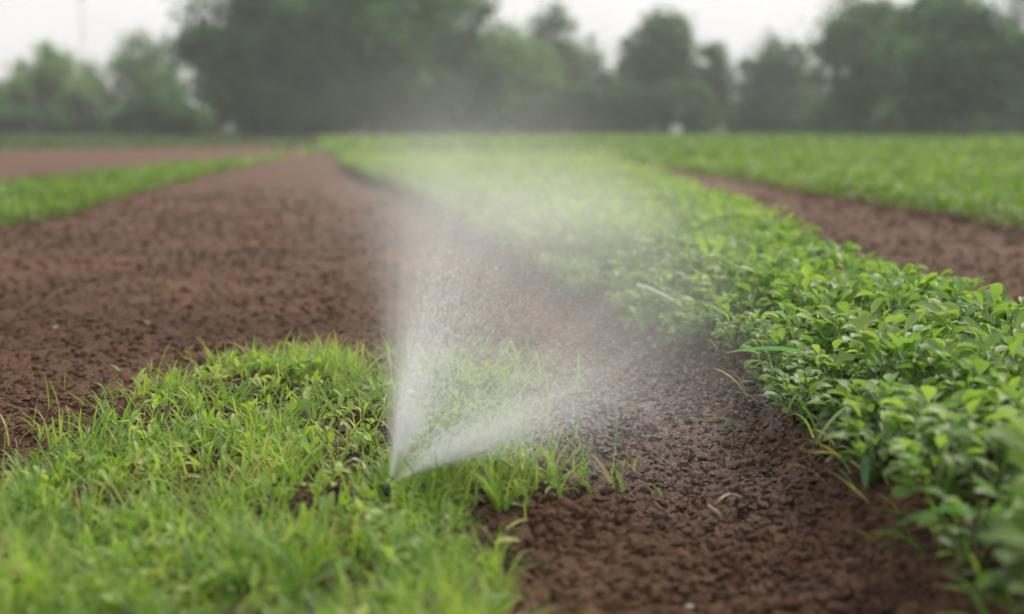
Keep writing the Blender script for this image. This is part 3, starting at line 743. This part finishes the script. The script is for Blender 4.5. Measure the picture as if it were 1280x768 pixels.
def volume_mat(name, jet, col, aniso, step):
    m, n, l, o = newmat(name)
    m.cycles.volume_step_rate = step
    geo = n.new('ShaderNodeNewGeometry')
    def math_(op, a, b=None, c=None):
        q = n.new('ShaderNodeMath'); q.operation = op
        for i_, v_ in enumerate((a, b, c)):
            if v_ is None: continue
            if isinstance(v_, (int, float)): q.inputs[i_].default_value = v_
            else: l.new(v_, q.inputs[i_])
        return q.outputs[0]
    def vm(op, a, b=None):
        q = n.new('ShaderNodeVectorMath'); q.operation = op
        for i_, v_ in enumerate((a, b)):
            if v_ is None: continue
            if isinstance(v_, tuple): q.inputs[i_].default_value = v_
            else: l.new(v_, q.inputs[i_])
        return q
    def rng_(v, a, b, c, d):
        q = n.new('ShaderNodeMapRange'); q.interpolation_type = 'SMOOTHSTEP'
        for i_, v_ in zip((1, 2, 3, 4), (a, b, c, d)): q.inputs[i_].default_value = v_
        l.new(v, q.inputs[0]); return q.outputs[0]
    P = geo.outputs['Position']
    if jet:
        q = vm('SUBTRACT', P, tuple(float(t) for t in NZ)).outputs[0]
        r_ = vm('LENGTH', q).outputs['Value']
        dt = vm('DOT_PRODUCT', q, tuple(float(t) for t in AX)).outputs['Value']
        ca = math_('DIVIDE', dt, math_('MAXIMUM', r_, 0.001))
        th = math_('ARCCOSINE', math_('MINIMUM', ca, 0.9999))
        wd = math_('MULTIPLY_ADD', r_, 0.10, 0.13)
        s1 = math_('DIVIDE', math_('SUBTRACT', th, HALF - 0.05), wd)
        sheet = math_('EXPONENT', math_('MULTIPLY', math_('MULTIPLY', s1, s1), -1.0))
        fall = math_('MULTIPLY', math_('EXPONENT', math_('MULTIPLY', r_, -2.9)), rng_(r_, 0.86, 0.35, 0.0, 1.0))
        near = math_('DIVIDE', 1.0, math_('POWER', math_('ADD', r_, 0.02), 1.25))
        dens = math_('MULTIPLY', math_('MULTIPLY', sheet, fall), math_('MULTIPLY', near, CONE_D))
        ed = vm('DOT_PRODUCT', vm('NORMALIZE', q).outputs[0], tuple(float(t) for t in e1 / math.sin(HALF))).outputs['Value']
        arm = math_('MINIMUM', math_('MULTIPLY', ed, ed), 1.0)
        dens = math_('MULTIPLY', dens, math_('MULTIPLY_ADD', arm, 0.75, 0.25))
        inn = rng_(th, HALF + 0.12, HALF - 0.15, 0.0, 1.0)
        dens = math_('ADD', dens, math_('MULTIPLY', math_('MULTIPLY', inn, rng_(r_, 0.86, 0.3, 0, 1)), INNER_D))
        nz = n.new('ShaderNodeTexNoise'); nz.inputs['Scale'].default_value = 13; nz.inputs['Detail'].default_value = 3
        l.new(vm('NORMALIZE', q).outputs[0], nz.inputs['Vector'])
        dens = math_('MULTIPLY', dens, rng_(nz.outputs['Fac'], 0.34, 0.66, 0.10, 1.9))
    else:
        n2 = n.new('ShaderNodeTexNoise'); n2.inputs['Scale'].default_value = 2.8; n2.inputs['Detail'].default_value = 3; l.new(P, n2.inputs['Vector'])
        tot = None
        for c, s_, a_ in PUFFS:
            e = vm('DIVIDE', vm('SUBTRACT', P, tuple(map(float, c))).outputs[0], tuple(map(float, s_))).outputs[0]
            d2 = vm('DOT_PRODUCT', e, e).outputs['Value']
            gq = math_('MULTIPLY', math_('EXPONENT', math_('MULTIPLY', d2, -1.0)), a_)
            gq = math_('MAXIMUM', math_('SUBTRACT', gq, a_ * 0.02), 0.0)
            tot = gq if tot is None else math_('ADD', tot, gq)
        dens = math_('MULTIPLY', tot, rng_(n2.outputs['Fac'], 0.3, 0.7, 0.35, 1.7))
    pv = n.new('ShaderNodeVolumePrincipled'); pv.inputs['Color'].default_value = (*col, 1); pv.inputs['Anisotropy'].default_value = aniso
    l.new(dens, pv.inputs['Density']); l.new(pv.outputs[0], o.inputs['Volume'])
    return m
CONE_D, INNER_D = 1.5, 0.24
PUFFS = [  # centre, gaussian radii, density
    (at_d(550, 320, 3.1), (0.13, 0.4, 0.26), 0.14),
    (at_d(600, 245, 3.9), (0.30, 0.8, 0.15), 0.24),
    (at_d(700, 285, 4.6), (0.38, 0.8, 0.16), 0.38),
    (at_d(810, 375, 4.4), (0.28, 0.6, 0.12), 0.15),
    (at_d(690, 440, 3.3), (0.36, 0.5, 0.13), 0.24),
    (at_d(560, 150, 4.2), (0.45, 0.9, 0.22), 0.05),
]
bf = np.array([(0, 1, 3, 2), (4, 6, 7, 5), (0, 4, 5, 1), (2, 3, 7, 6), (0, 2, 6, 4), (1, 5, 7, 3)])
def box(name, lo, hi, mat):
    b_ = np.array((lo, hi)); v_ = np.array([(a, b, c) for a in b_[:, 0] for b in b_[:, 1] for c in b_[:, 2]])
    return mesh(name, v_, bf, mat, smooth=False)
tag(box('water_spray', (NZ[0] - 0.14, NZ[1] - 0.28, 0.035), (NZ[0] + 0.86, NZ[1] + 0.80, 0.90), volume_mat('jet_volume', True, (0.99, 0.99, 0.99), 0.35, 0.30)),
    'bright hollow cone of water leaving the spray head', 'water', kind='stuff')
tag(box('spray_mist', (-1.25, 1.95, 0.03), (1.9, 7.2, 1.6), volume_mat('mist_volume', False, (0.98, 0.97, 0.965), 0.35, 1.0)),
    'white veil of fine spray drifting right over the crop', 'mist', kind='stuff')

# ------------------------------------------------------------------ haze
m_, n_, l_, o_m = newmat('haze_air')
pv = n_.new('ShaderNodeVolumePrincipled'); pv.inputs['Color'].default_value = (0.93, 0.95, 0.98, 1); pv.inputs['Density'].default_value = 0.0014; pv.inputs['Anisotropy'].default_value = 0.45
l_.new(pv.outputs[0], o_m.inputs['Volume'])
bxs = np.array([(-150, -20, -1.3), (150, 190, 19)])
bv = np.array([(a, b, c) for a in bxs[:, 0] for b in bxs[:, 1] for c in bxs[:, 2]])
tag(mesh('haze', bv, bf, m_, smooth=False), kind='stuff')
